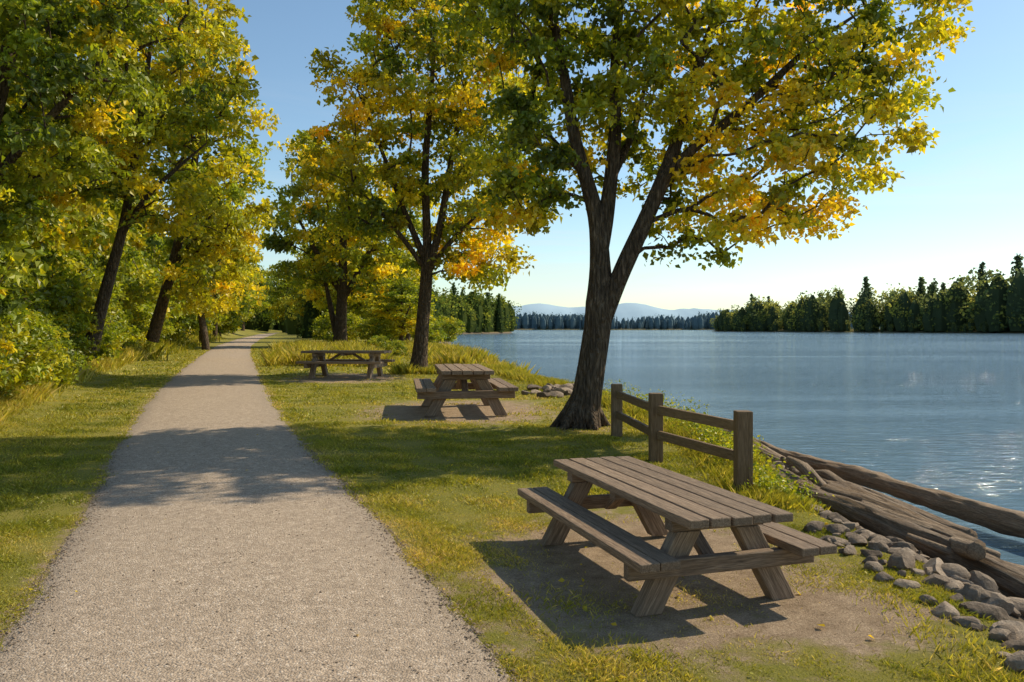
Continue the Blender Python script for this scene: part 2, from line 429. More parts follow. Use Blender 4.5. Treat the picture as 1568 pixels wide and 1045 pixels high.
# --- main maple
def tint_main(P):
    return .43+.20*noise(P[:,0],P[:,1],P[:,2],.2,11)+.035*(P[:,0]-3.0)+.11*noise(P[:,0],P[:,1],P[:,2],.6,12)
Y0=16.1
stems=[
 ([(1.40,Y0,-.25),(1.41,Y0,.0),(1.45,Y0,.25),(1.50,Y0,.6),(1.60,Y0,1.3),(1.72,Y0,2.0),(1.80,Y0,2.5),(1.80,Y0+.05,3.2),(1.74,Y0+.05,4.2),(1.50,Y0,5.0),(1.25,Y0-.1,5.8),(1.1,Y0-.1,6.8),(.85,Y0,8.2),(.7,Y0,10.5)],
  [.46,.39,.34,.30,.275,.27,.29,.22,.17,.14,.12,.10,.075,.03]),
 ([(1.86,Y0,2.25),(2.15,Y0-.1,3.0),(2.55,Y0-.2,3.9),(3.0,Y0-.2,4.9),(3.2,Y0-.1,5.4),(3.5,Y0,6.4),(3.85,Y0+.1,7.6),(4.3,Y0+.1,8.8),(4.6,Y0,10.5)],
  [.19,.185,.165,.145,.13,.10,.08,.06,.03]),
 ([(1.79,Y0,3.6),(1.95,Y0+.1,4.5),(2.1,Y0+.1,5.8),(2.1,Y0+.2,7.5),(2.3,Y0+.3,9.5),(2.2,Y0,11.5)],[.16,.15,.13,.10,.07,.03]),
 ([(3.05,Y0-.2,5.0),(3.6,Y0-.4,5.6),(4.3,Y0-.5,6.1),(5.2,Y0-.4,6.9),(6.0,Y0-.2,7.7),(6.9,Y0,8.3)],[.11,.10,.085,.07,.05,.03]),
 ([(2.0,Y0+.1,5.0),(2.6,Y0+.8,6.2),(3.0,Y0+1.6,7.6)],[.09,.07,.03]),
 ([(1.5,Y0,5.1),(.9,Y0+.7,5.9),(.2,Y0+1.3,7.0)],[.08,.06,.03]),
]
for a in (0.3,1.5,2.9,3.9,5.1):
    ca,sa=math.cos(a),math.sin(a)
    stems.append(([(1.47+.09*ca,Y0+.09*sa,.8),(1.43+.22*ca,Y0+.22*sa,.32),(1.41+.42*ca,Y0+.42*sa,.05),(1.40+.68*ca,Y0+.68*sa,-.10)],[.11,.13,.10,.04]))
lobes=[(6.5,Y0,7.3,1.9,2.3,1.7),(7.4,Y0-.3,8.3,1.4,1.6,1.3),(5.4,Y0,5.0,1.7,2.2,1.0),(6.8,Y0-.1,5.8,1.3,1.5,.9),(3.9,Y0+.2,4.2,1.35,2.0,.75),(2.9,Y0+.6,6.8,2.2,2.4,2.0),
 (.9,Y0+.5,6.5,1.45,2.2,2.0),(.5,Y0+1.0,4.9,1.0,1.6,.9),(2.8,Y0,9.8,3.4,3.2,2.3),(6.3,Y0,9.8,2.1,2.3,1.6),(.7,Y0,9.2,2.1,2.6,2.0),(3.2,Y0,12.2,2.8,2.6,1.6),(4.6,Y0+.2,7.0,1.6,2.0,1.5)]
def rej(p):
    return (p[1]<Y0+.3 and .9<p[0]<3.5 and p[2]<5.9) or (p[2]<4.0 and p[0]<2.6 and p[1]<Y0+.2) or (1.0<p[0]<2.7 and p[2]<5.0)
build_tree('maple_tree',stems,lobes,.57,.65,205,.118,LEAF,rng,tint_main,2.6,step=.25,k=18,rt=.010,reject=rej,minr=.006,drop=.10,topz=8.9,topdrop=.55)

# --- second maple
Y0=35
def tint_2(P): return .45+.20*noise(P[:,0],P[:,1],P[:,2],.12,21)+.09*noise(P[:,0],P[:,1],P[:,2],.4,22)
stems=[([(-4.15,Y0,-.3),(-4.12,Y0,.1),(-4.05,Y0,.8),(-3.9,Y0,2.5),(-3.75,Y0,4.2),(-3.7,Y0,5.5),(-3.85,Y0,9),(-3.5,Y0,13),(-3.3,Y0,17)],[.58,.44,.34,.29,.28,.2,.16,.1,.04]),
 ([(-3.7,Y0,4.4),(-3.1,Y0-.2,6.5),(-2.7,Y0-.3,9),(-2.0,Y0,13)],[.19,.17,.13,.04]),
 ([(-3.8,Y0,5),(-4.7,Y0+.2,7),(-5.4,Y0,9),(-6.8,Y0,12.5)],[.16,.12,.1,.04]),
 ([(-3.8,Y0,4.6),(-5.0,Y0-.6,6.3),(-6.2,Y0-1,7.6)],[.12,.1,.04]),
 ([(-3.6,Y0,4.6),(-2.5,Y0-.5,6),(-1.3,Y0-1,7)],[.12,.1,.04])]
lobes=[(-3.9,Y0,13.6,3.3,3.6,4.2),(-6.1,Y0,9.4,2.6,3.0,2.7),(-1.7,Y0,8.5,2.4,3.2,2.8),(-1.9,Y0,5.4,2.3,2.6,1.3),(-7.0,Y0,12.7,1.4,2.0,1.8),(-2.6,Y0,16.5,2.6,3.0,2.6),(-5.4,Y0,7.0,2.2,2.6,1.2),(-4.4,Y0+1,17.8,2.4,2.6,1.6),(-.9,Y0,12.6,2.2,3,3.2)]
build_tree('maple_tree',stems,lobes,.95,1.0,200,.195,LEAF,rng,tint_2,4.0,step=.5,k=14,rt=.016,minr=.011,
   reject=lambda p: p[1]<Y0 and abs(p[0]+3.7)<.8 and p[2]<8,topz=16.5)

# --- third maple
Y0=88
def tint_3(P): return .47+.18*noise(P[:,0],P[:,1],P[:,2],.05,31)+.08*noise(P[:,0],P[:,1],P[:,2],.2,32)
stems=[([(-19.0,Y0,-.3),(-19.0,Y0,.3),(-18.9,Y0,3),(-18.7,Y0,7),(-18.6,Y0,14),(-19,Y0,22)],[1.0,.78,.65,.55,.35,.1]),
 ([(-18.8,Y0,5),(-16.5,Y0,9),(-14,Y0,14)],[.4,.3,.1]),([(-18.8,Y0,6),(-21.5,Y0,10),(-24,Y0,15)],[.4,.3,.1]),([(-19.3,Y0+.5,.4),(-20.2,Y0+.5,4.5),(-21,Y0,9)],[.4,.3,.1])]
lobes=[(-19.3,Y0,17,5.6,6,7),(-23.8,Y0,14,3.6,5,4.6),(-14.2,Y0,14.5,5,6,5.5),(-20.5,Y0,9.5,6,5,2.6),(-14,Y0,8.5,4.5,5,2.4),(-21.6,Y0,21,2.6,4,3)]
build_tree('maple_tree',stems,lobes,2.1,2.2,180,.46,LEAF,rng,tint_3,5.0,step=1.2,k=10,rt=.035,minr=.02)

# --- left trees
def tint_L(b,seed,f=.15): 
    return lambda P: b+.17*noise(P[:,0],P[:,1],P[:,2],f,seed)+.08*noise(P[:,0],P[:,1],P[:,2],f*3,seed+1)
Y0=17.5
stems=[([(-12.6,Y0,.8),(-12.3,Y0,3),(-11.6,Y0,6),(-10.8,Y0,9),(-10,Y0,12)],[.34,.27,.22,.15,.05]),([(-11.9,Y0,4.5),(-10.8,Y0,6),(-9.6,Y0,7.2),(-8.6,Y0,8.4)],[.13,.1,.07,.03]),([(-12.2,Y0,3.6),(-11.6,Y0-.5,4.8),(-10.6,Y0-1,5.4)],[.1,.07,.03])]
lobes=[(-9.9,Y0,8.0,1.7,2.4,1.8),(-10.5,Y0,6.2,1.4,2.0,1.0),(-8.9,Y0,9.6,1.7,2.2,1.5),(-11.6,Y0,9,2,3,3),(-11.3,Y0,5.0,.9,1.5,1.0),(-9.5,Y0,11.5,2.6,3,1.8)]
build_tree('cottonwood_tree',stems,lobes,.58,.66,190,.13,GREEN,rng,tint_L(.43,51,.2),2.8,step=.3,k=12,rt=.011,topz=9.8,topdrop=.6)
Y0=31
stems=[([(-16.4,Y0,1.2),(-16.1,Y0,2.4),(-15.6,Y0,4.2),(-15.1,Y0,6),(-14.7,Y0,8.5),(-14.2,Y0,12),(-13.8,Y0,15)],[.32,.24,.21,.18,.14,.1,.03]),([(-15.2,Y0,5.6),(-14.3,Y0-.2,7),(-12.9,Y0-.3,8.2),(-11.9,Y0,9.2)],[.13,.1,.07,.03])]
lobes=[(-13.2,Y0,7.2,1.9,2.4,1.3),(-14.8,Y0,10.2,2.6,3,2.2),(-12.5,Y0,11.2,2.0,2.6,2.2),(-17,Y0,12,3,3,3),(-13.6,Y0,14.4,2.6,3,2.2),(-17.6,Y0,8.5,2,2.5,1.6)]
build_tree('maple_tree',stems,lobes,.9,1.0,185,.185,GREEN,rng,tint_L(.66,53,.12),4.2,step=.5,k=12,rt=.016)
Y0=50
stems=[([(-22.6,Y0,1.2),(-21.8,Y0,4),(-20.8,Y0,8),(-19.8,Y0,13),(-19,Y0,19)],[.42,.33,.28,.2,.05]),([(-21.2,Y0,6),(-19.5,Y0,8),(-18,Y0,11)],[.2,.14,.05])]
lobes=[(-18.6,Y0,14,2.9,3.5,4.2),(-18.0,Y0,9,2.3,3.5,3),(-19.6,Y0,18.2,2.6,3,3.4),(-21.5,Y0,15,3,3.5,4),(-19.0,Y0,5.2,2.4,3,1.8)]
build_tree('cottonwood_tree',stems,lobes,1.3,1.38,180,.28,GREEN,rng,tint_L(.56,55,.09),4,step=.7,k=10,rt=.022)

def generic(seed, mat, base):
    r=np.random.default_rng(seed)
    st=[([(0,0,-.6),(0,0,.2),(.2*r.normal(),.2*r.normal(),3),(.5*r.normal(),.5*r.normal(),7),(.5*r.normal(),.5*r.normal(),12)],[.38,.29,.23,.16,.04])]
    for i in range(3):
        a=r.uniform(0,6.28); st.append(([(0,0,3+i*.8),(1.3*math.cos(a),1.3*math.sin(a),5.5+i),(2.4*math.cos(a),2.4*math.sin(a),8+i)],[.15,.11,.04]))
    lb=[(0,0,8.5,2.8,2.8,4.5),(0,0,5,3,3,2.2)]
    for i in range(8):
        a=r.uniform(0,6.28); q=r.uniform(1.2,2.4); z=r.uniform(3.4,11.5); lb.append((q*math.cos(a),q*math.sin(a),z,r.uniform(1.3,2),r.uniform(1.3,2),r.uniform(1.1,1.9)))
    return build_tree('tree_variant',st,lb,1.0,1.1,120,.29,mat,r,tint_L(base,60+seed,.1),2.6,link=False,step=.6,k=9,rt=.018,minr=.012)
VAR=[generic(1,GREEN,.44),generic(2,GREEN,.6),generic(3,GREEN,.5)]
r=np.random.default_rng(5)
def put(x,y,hh,wd=None,v=None):
    v=r.integers(3) if v is None else v
    s=hh/14; sx=(wd/7.5) if wd else s*r.uniform(.85,1.1)
    e=place_tree('cottonwood_tree',VAR[v][0],VAR[v][1],(x,y,float(H(x,y))-.1),r.uniform(0,6.28),(sx,sx,s))
for (x,y,hh,wd) in [(-28,73,19,8.5),(-36.5,94,20,9),(-45.5,122,20,10),(-57,155,20,12),(-72,205,23,14),(-93,275,27,18),(-125,370,33,24),
   (-17.5,22,13,7),(-21,27,15,8),(-23,36,17,8),(-27,44,18,9),(-33,58,20,10),(-26,30,16,9),(-33,40,18,10),(-40,52,19,10),(-40,75,22,12),(-52,105,24,13),(-20,18,13,7),(-16.5,14,11,6),
   (-62,130,24,13),(-78,165,26,15),(-105,230,30,18)]:
    put(x,y,hh,wd)
for (x,y,hh,wd) in [(-25,120,23,12),(-36,160,25,14),(-17,125,16,10),(-55,220,28,16),(-26,185,22,14),(-84,300,30,20),(-45,250,26,16),(-13.5,103,12,8),(-70,380,34,24),(-50,330,28,20),(-130,420,36,26),(-108,430,36,30),(-11.5,82,8,7)]:
    put(x,y,hh,wd)

# shrubs
def shrub_variant(seed):
    r=np.random.default_rng(seed)
    st=[([(0,0,-.2),(.1,0,.4),(.2,.1,1.0)],[.05,.04,.015]),([(0,0,0),(-.4,.2,.5),(-.6,.3,.9)],[.04,.03,.01]),([(0,0,0),(.3,-.4,.6),(.5,-.5,1)],[.04,.03,.01])]
    lb=[(0,0,.75,.9,.9,.75)]+[(r.uniform(-.9,.9),r.uniform(-.9,.9),r.uniform(.3,1.1),.5,.5,.45) for _ in range(6)]
    return build_tree('shrub_variant',st,lb,.3,.3,110,.075,GREEN,r,tint_L(.44,80+seed,.5),-.5,link=False,step=.2,k=6,rt=.006,minr=.004,up=.3)
SV=[shrub_variant(1),shrub_variant(2)]
def shrub(x,y,s,sz=None):
    v=SV[r.integers(2)]
    e=empty('shrub',(x,y,float(H(x,y))-.05*s),r.uniform(0,6.28),(s,s,s*(sz or 1)))
    add_obj('stems',v[0],e); add_obj('foliage',v[1],e)
for y in [13,14.5,16,17.5,19,20.5,22,24,26,28.5,31,34,38,42,47,53,60,68,78,90,105,125,150,180]:
    e0=pathc(y)-pathw(y)
    g=max(1,y/24)
    shrub(e0-4.2-.35*g+r.uniform(-.5,.5),y,1.3*g**.7*r.uniform(.85,1.2))
    shrub(e0-6.0-.7*g+r.uniform(-.6,.6),y+1,1.9*g**.7*r.uniform(.85,1.2),1.15)
    shrub(e0-9-1.0*g+r.uniform(-.8,.8),y+.5,2.5*g**.7,1.3)
for (x,y,s) in [(-23,108,3),(-17,104,2.4),(-26,122,3.5),(-30,140,4),(-12,110,2.5),(-12,135,3),(-10.3,62,1.0),(-8.4,58,.8)]:
    shrub(x,y,s)

# ------------------------------------------------------------------ distant forest masses
def forest(name, pts, hs, kinds, mat, cards, rng, base=.4):
    Vs=[];Fs=[];Ts=[];Vv=[];nv=0
    def push(V,F,t,v):
        nonlocal nv
        Vs.append(V);Fs.append(F+nv);Ts.append(t);Vv.append(v);nv+=len(V)
    for (x,y,z),h,kd in zip(pts,hs,kinds):
        n=cards
        if kd==0:
            u=rng.uniform(0,1,n)**.9; th=rng.uniform(0,6.28,n)
            R=.20*h*(1-u)**.8*(.55+.45*np.abs(np.sin(u*34+rng.uniform(0,6))))*rng.uniform(.6,1.1,n)+.006*h
            P=np.stack([x+R*np.cos(th),y+R*np.sin(th),z+h*u],1); ti=base-.26+rng.normal()*.08+rng.normal(size=n)*.06; szm=.045*h
            cz=np.array([0,.3,.6,.93])*h; cr=np.array([.14,.115,.065,.006])*h; ct=max(base-.38,0)
        else:
            nl=10; lc=np.stack([rng.normal(size=nl)*.14*h,rng.normal(size=nl)*.14*h,rng.uniform(.15,.84,nl)*h],1); lr=rng.uniform(.11,.19,nl)*h
            k=rng.integers(0,nl,n); g=rng.normal(size=(n,3)); g/=np.linalg.norm(g,axis=1)[:,None]
            P=lc[k]+g*(lr[k]*rng.uniform(.7,1.05,n))[:,None]; P[:,2]=np.maximum(P[:,2],.02*h); P+=np.array([x,y,z]); ti=base+rng.normal()*.2+rng.normal(size=n)*.08; szm=.05*h
            cz=np.array([0,.25,.6,.85])*h; cr=np.array([.13,.2,.17,.03])*h; ct=base-.2
        push(*leaf_cloud(P,szm,rng,np.clip(ti*np.ones(n),0,1),np.clip(1+.25*rng.normal(size=n),.4,1.7),.15,narrow=.42))
        cp=np.stack([x+0*cz,y+0*cz,z+cz],1); cV,cF=sweep(cp,cr,6,0)
        push(cV,cF,np.full(len(cV),max(ct,0)),np.full(len(cV),.6))
    me=mesh_np(name,np.concatenate(Vs),np.concatenate(Fs),mat,False,{'tint':np.concatenate(Ts),'val':np.concatenate(Vv)})
    return add_obj(name,me)

r=np.random.default_rng(9)
pts=[];hs=[];kd=[]
for i in range(110):
    y=r.uniform(150,500); x=float(shore(y))-r.uniform(3,60)
    if x<pathc(y)+8: continue
    pts.append((x,y,0)); hs.append((13+y*.02)*r.uniform(.75,1.2)); kd.append(0 if r.random()<.15 else 1)
for y in np.linspace(380,480,34):
    pts.append((float(shore(y))-r.uniform(2,10),y,0)); hs.append(20*r.uniform(.7,1.2)); kd.append(0 if r.random()<.2 else 1)
for i in range(46):
    y=r.uniform(330,520); x=r.uniform(-175,-70)*y/430
    if abs(x-pathc(y))<6: continue
    pts.append((x,y,0)); hs.append(30*r.uniform(.6,1.1)); kd.append(0 if r.random()<.2 else 1)
for x in np.linspace(-190,-120,16): pts.append((x,540+r.uniform(-10,10),0)); hs.append(34*r.uniform(.7,1.1)); kd.append(1)
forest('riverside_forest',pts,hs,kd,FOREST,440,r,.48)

# opposite bank
sp=np.array([(184,735),(205,660),(232,590),(262,520),(292,455),(340,400),(420,350),(540,300),(800,240)],float)
d=np.r_[0,np.cumsum(np.linalg.norm(np.diff(sp,axis=0),axis=1))]
def sp_at(s): return np.array([np.interp(s,d,sp[:,0]),np.interp(s,d,sp[:,1])])
V=[];F=[];ss=np.linspace(0,d[-1],120)
for i,s in enumerate(ss):
    p=sp_at(s); w=np.array([.85,.53]); p=p+w*2.5*math.sin(s*.23)+w*1.5*math.sin(s*.61)
    for dist,z in ((-3,-1.6),(3,0),(12,.8),(600,2)): V.append((p[0]+w[0]*dist,p[1]+w[1]*dist,z))
for i in range(len(ss)-1):
    for j in range(3):
        a=i*4+j; F.append((a,a+1,a+5,a+4))
BANK=plain_mat('far_bank_soil',(.07,.075,.03),(.20,.16,.09),.15)
add_obj('opposite_bank_ground',mesh_np('opposite_bank_ground',V,F,BANK,True))
pts=[];hs=[];kd=[]
for i in range(500):
    s=r.uniform(0,d[-1]*.8)
    q=r.uniform(1,9) if i%3==0 else r.uniform(4,60)
    p=sp_at(s)+np.array([.85,.53])*(q)
    hgt=np.interp(s,[0,60,150,240,330,800],[19,32,37,40,45,46])*(1+.1*math.sin(s*.05)+.06*math.sin(s*.13))
    if i%5==0: p=sp_at(s)+np.array([.85,.53])*r.uniform(-1,3); pts.append((p[0],p[1],-.2)); hs.append(r.uniform(5,12)); kd.append(1); continue
    k=0 if (r.random()<.30 and q>16) else 1
    pts.append((p[0],p[1],.3)); hs.append(hgt*(r.uniform(.75,1.05) if k==0 else r.uniform(.5,.9))); kd.append(k)
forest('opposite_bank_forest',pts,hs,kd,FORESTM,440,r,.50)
pts=[];hs=[];kd=[]
for x in np.arange(-160,650,2.6):
    for _ in range(2):
        xx=x+r.uniform(-2,2); y=1502+r.uniform(0,70)
        pts.append((xx,y,0)); hs.append(r.uniform(18,33)*(1.0+.15*math.sin(xx*.02)+.1*math.sin(xx*.051))); kd.append(0 if r.random()<.22 else 1)
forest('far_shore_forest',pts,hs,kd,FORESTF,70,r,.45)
add_obj('far_shore_ground',mesh_np('far_shore_ground',[(-400,1490,-1.5),(900,1490,-1.5),(900,1500,1),(-400,1500,1),(900,4000,3),(-400,4000,3)],[(0,1,2,3),(3,2,4,5)],BANK))
V=[];F=[];xs=np.linspace(-4500,9000,260)
prof=np.array([(-4500,250),(-1500,230),(-300,225),(0,240),(250,262),(600,232),(950,222),(1200,275),(1350,262),(1700,210),(2100,218),(2600,180),(4000,150),(9000,120)],float)
for x in xs:
    h=np.interp(x,prof[:,0],prof[:,1])+12*noise(x,0,0,.0022,70)+5*noise(x,0,0,.008,71)
    V+= [(x,7600,-5),(x,8000,h*.6+10*float(noise(x,9,0,.004,72))),(x,8600,h*1.02),(x,9800,-5)]
n=len(xs)
for i in range(n-1):
    for j in range(3): a=i*4+j; F.append((a,a+4,a+5,a+1))
add_obj('distant_mountains',mesh_np('distant_mountains',V,F,plain_mat('hazy_mountain',(.36,.48,.56),(.40,.52,.60),.002),True))  # pale blue base colour stands in for aerial haze

# ------------------------------------------------------------------ grass
def blades(P, hgt, wid, rng, tint, lean=.35):
    n=len(P); a=rng.uniform(0,6.28,n); b=np.stack([np.cos(a),np.sin(a),np.zeros(n)],1)
    h=(hgt*rng.uniform(.5,1.35,n))[:,None]; w=(wid*rng.uniform(.6,1.3,n))[:,None]
    ld=rng.normal(size=(n,3))*lean; ld[:,2]=1; ld/=np.linalg.norm(ld,axis=1)[:,None]
    tip=P+ld*h; tip[:,:2]+=ld[:,:2]*h*.5
    mid=P+ld*h*.55
    V=np.stack([P-b*w*.5,P+b*w*.5,mid+b*w*.35,tip],1).reshape(-1,3)
    F=np.arange(4*n).reshape(n,4)
    return V,F,np.repeat(np.clip(tint,0,1),4),np.repeat(np.clip(1+.25*rng.normal(size=n),.4,1.6),4)

def lawn_pts(n,y0,y1,xl,xr,rng,edge=.09):
    y=rng.uniform(y0,y1,n); lo=pathc(y)-pathw(y)-xl; hi=np.minimum(shore(y)-1.95,y*xr+1.5)
    x=lo+(hi-lo)*rng.uniform(0,1,n)
    sd_=np.sign(x-pathc(y))
    dpath=np.abs(x-pathc(y))-pathw(y)
    keep=(dpath>edge_wob(sd_,y)-edge*rng.uniform(0,1,n)**2*2+.06*noise(x,y,0,1.5,33))
    dn=dirt(x,y)+.35*noise(x,y,0,.45,77)+.25*rng.normal(size=n)*.5
    keep&=~((dn>.42)&(dpath>.45))
    keep&=np.abs(x)<y*.70+1.2
    return x[keep],y[keep]
r=np.random.default_rng(12)
parts=[]
for (n,y0,y1,hh,ww) in [(330000,3.9,9,.038,.006),(220000,9,17,.05,.012),(120000,17,34,.065,.026),(50000,34,80,.10,.07)]:
    x,y=lawn_pts(n,y0,y1,3.2+y0*.12,.66,r)
    P=np.stack([x,y,H(x,y)-.004],1)
    t=.45+.16*noise(x,y,0,.25,90)+.17*noise(x,y,0,1.1,91)+.16*r.normal(size=len(x))+.28*dirt(x,y)
    k=np.clip(.75+.5*noise(x,y,0,.8,92)+.25*noise(x,y,0,3,93),.3,1.7)
    parts.append(blades(P,hh*k,ww,r,t,.6))
def join(parts):
    nv=0;Vs=[];Fs=[];T=[];W=[]
    for V,F,t,v in parts: Vs.append(V);Fs.append(F+nv);T.append(t);W.append(v);nv+=len(V)
    return np.concatenate(Vs),np.concatenate(Fs),{'tint':np.concatenate(T),'val':np.concatenate(W)}
V,F,A=join(parts); add_obj('lawn_grass',mesh_np('lawn_grass',V,F,GRASS,False,A))

parts=[]
def tufts(n,xf,y0,y1,hh,ww,tb,per=12,sp=.12):
    y=r.uniform(y0,y1,n); x=xf(y,r.uniform(0,1,n))
    ci=np.repeat(np.arange(n),per); m=len(ci)
    px=x[ci]+r.normal(size=m)*sp; py_=y[ci]+r.normal(size=m)*sp
    kk=np.clip(.8+.5*noise(px,py_,0,.3,95),.3,1.6)
    dp=np.abs(px-pathc(py_))-pathw(py_); ok=dp>.1
    ok&=~((np.hypot(px-1.5,(py_-24.5)/2)<.9))
    px,py_,kk,ci=px[ok],py_[ok],kk[ok],ci[ok]; m=len(px)
    t=tb+.12*r.normal(size=n)[ci]+.1*r.normal(size=m)
    parts.append(blades(np.stack([px,py_,H(px,py_)-.02],1),hh*kk,ww,r,t,.32))
tufts(2200,lambda y,u: shore(y)-2.8+u*.65,9.0,17,.26,.013,.55)
tufts(260,lambda y,u: shore(y)-2.75+u*.35,4.3,9.0,.06,.007,.6)
tufts(1800,lambda y,u: shore(y)-3.0+u*1.6,17,40,.30,.024,.55)
tufts(1800,lambda y,u: shore(y)-5.0+u*4.5,40,90,.65,.06,.62,sp=.3)
tufts(2200,lambda y,u: -13.5+ (y-45)*-.28+u*6.5,42,85,.75,.06,.62,sp=.3)
tufts(260,lambda y,u: 1.1+u*1.6,15.0,16.3,.16,.012,.5)
tufts(160,lambda y,u: -5.0+u*2,34.2,35.4,.35,.03,.5)
tufts(3800,lambda y,u: pathc(y)-pathw(y)-2.8-u*3.2,9,22,.34,.014,.66)
tufts(3400,lambda y,u: pathc(y)-pathw(y)-3.2-u*4.5,22,50,.5,.035,.62,sp=.2)
tufts(1800,lambda y,u: pathc(y)-pathw(y)-2.6-u*7,50,140,.8,.10,.5,sp=.5)
tufts(700,lambda y,u: pathc(y)-pathw(y)-1.2-u*2.5,8,20,.12,.01,.45)
V,F,A=join(parts); add_obj('tall_grass',mesh_np('tall_grass',V,F,GRASS,False,A))
parts=[]
for (n,y0,y1,a,b,hz) in [(120,9.0,16,-2.7,.6,.34),(60,16,23,-2.8,1.2,.5)]:
    y=r.uniform(y0,y1,n); x=shore(y)+a+r.uniform(0,1,n)*b
    ci=np.repeat(np.arange(n),50); m=len(ci); hgt=hz*r.uniform(.4,1.3,n)
    P=np.stack([x[ci]+r.normal(size=m)*.10,y[ci]+r.normal(size=m)*.10,H(x[ci],y[ci])+hgt[ci]*r.uniform(.1,1,m)],1)
    parts.append(leaf_cloud(P,.045,r,np.clip(.45+.15*r.normal(size=m),0,1),np.clip(1+.2*r.normal(size=m),.5,1.5),.5))
V,F,A=join(parts); add_obj('bank_weeds',mesh_np('bank_weeds',V,F,GREEN,False,A))

n=420; y=3.9+r.uniform(0,1,n)**1.6*18; x=r.uniform(-1,1,n)*(.66*y+.5); x=np.minimum(x,shore(y)-2.3)
keep=(np.abs(x-pathc(y))>pathw(y)-.2)|(r.random(n)<.05); x,y=x[keep],y[keep]
P=np.stack([x,y,np.where(np.abs(x-pathc(y))<pathw(y),.048,H(x,y)+.025)],1)
V,F,t,v=leaf_cloud(P,.04,r,np.clip(.8+.12*r.normal(size=len(x)),0,1),np.full(len(x),.8),2.0,narrow=.4)
add_obj('fallen_leaves',mesh_np('fallen_leaves',V,F,LEAF,False,{'tint':t,'val':v}))

# ------------------------------------------------------------------ rocks
def ico(sub):
    import bmesh
    bm=bmesh.new(); bmesh.ops.create_icosphere(bm,subdivisions=sub,radius=1)
    V=np.array([v.co[:] for v in bm.verts]); F=np.array([[v.index for v in f.verts] for f in bm.faces]); bm.free(); return V,F
IV,IF=ico(3); IV1,IF1=ico(1)
def rocks(name,C,Rr,mat,V0,F0,lump=.22):
    Vs=[];Fs=[];T=[];nv=0
    for i,(c,s) in enumerate(zip(C,Rr)):
        Vn=V0*(1+lump*noise(V0[:,0]+i*3.1,V0[:,1],V0[:,2],.25,100+i%37)+.05*noise(V0[:,0],V0[:,1],V0[:,2],.9,i%29))[:,None]
        for q in range(9):
            dn=r.normal(size=3); dn/=np.linalg.norm(dn); dd=Vn@dn; ex=np.maximum(dd-r.uniform(.45,.7),0); Vn=Vn-ex[:,None]*dn*.95
        a=r.uniform(0,6.28); ca,sa=math.cos(a),math.sin(a)
        sc=s*np.array([r.uniform(1.0,1.7),r.uniform(.8,1.1),r.uniform(.6,.9)]); Vn=Vn*sc
        Vn=np.stack([Vn[:,0]*ca-Vn[:,1]*sa,Vn[:,0]*sa+Vn[:,1]*ca,Vn[:,2]],1)+c
        Vs.append(Vn);Fs.append(F0+nv);nv+=len(Vn);T.append(np.full(len(Vn),r.uniform(0,1)))
    me=mesh_np(name,np.concatenate(Vs),np.concatenate(Fs),mat,True,{'tint':np.concatenate(T)})
    me.set_sharp_from_angle(angle=math.radians(28))
    add_obj(name,me)
LOG2=np.array([(3.62,10.2),(3.82,9.2),(4.0,8.0),(4.2,6.7),(4.45,5.2)])
C=[];R_=[]
for i in range(700):
    y=r.uniform(3.6,13) if i<540 else r.uniform(13,34)
    u=r.uniform(0,1); x=float(shore(y))-2.2+u*2.4
    s=r.uniform(.035,.16)*(1.15 if i>=540 else 1)
    if i<540 and y>9.5 and u<.3: continue
    lx=np.interp(y,LOG2[::-1,1],LOG2[::-1,0])
    if 4.8<y<10.3 and abs(x-lx)<.2+s: continue
    C.append((x,y,float(H(x,y))+s*.15)); R_.append(s)
for (x,y,s) in [(3.05,6.75,.09),(3.35,6.2,.12),(3.55,5.9,.13),(3.6,6.5,.13),(3.4,5.4,.12),(3.65,5.2,.14),(3.2,5.0,.11),(3.8,5.7,.13),(2.95,6.3,.06),(3.5,7.2,.12),(3.25,7.6,.08),(3.0,7.3,.05),(3.0,4.7,.12),(3.3,4.6,.13),(3.05,5.35,.09)]:
    C.append((x,y,float(H(x,y))+s*.1)); R_.append(s)
for i in range(70):
    y=r.uniform(4.4,8.0); x=2.95+r.uniform(0,1)**1.2*.75; s=r.uniform(.03,.10)
    C.append((x,y,float(H(x,y))+s*.2)); R_.append(s)
for i in range(60):
    x=1.5+r.normal()*.45; y=24.5+r.normal()*.9; s=r.uniform(.08,.24)
    C.append((x,y,float(H(x,y))+s*.4)); R_.append(s)
rocks('shore_rocks',np.array(C),R_,ROCK,IV,IF)
n=4200; y=3.8+r.uniform(0,1,n)**1.5*10; side=r.choice([-1,1],n); u=np.where(r.random(n)<.8,1.01-np.abs(r.normal(size=n))*.09,r.uniform(-1,1,n))
x=pathc(y)+side*u*pathw(y); zz=.012+.03*(1-np.clip(u,-1,1)**2)
rocks('loose_gravel',np.stack([x,y,zz+.001],1),r.uniform(.004,.012,n),PEBBLE,IV1,IF1,.1)

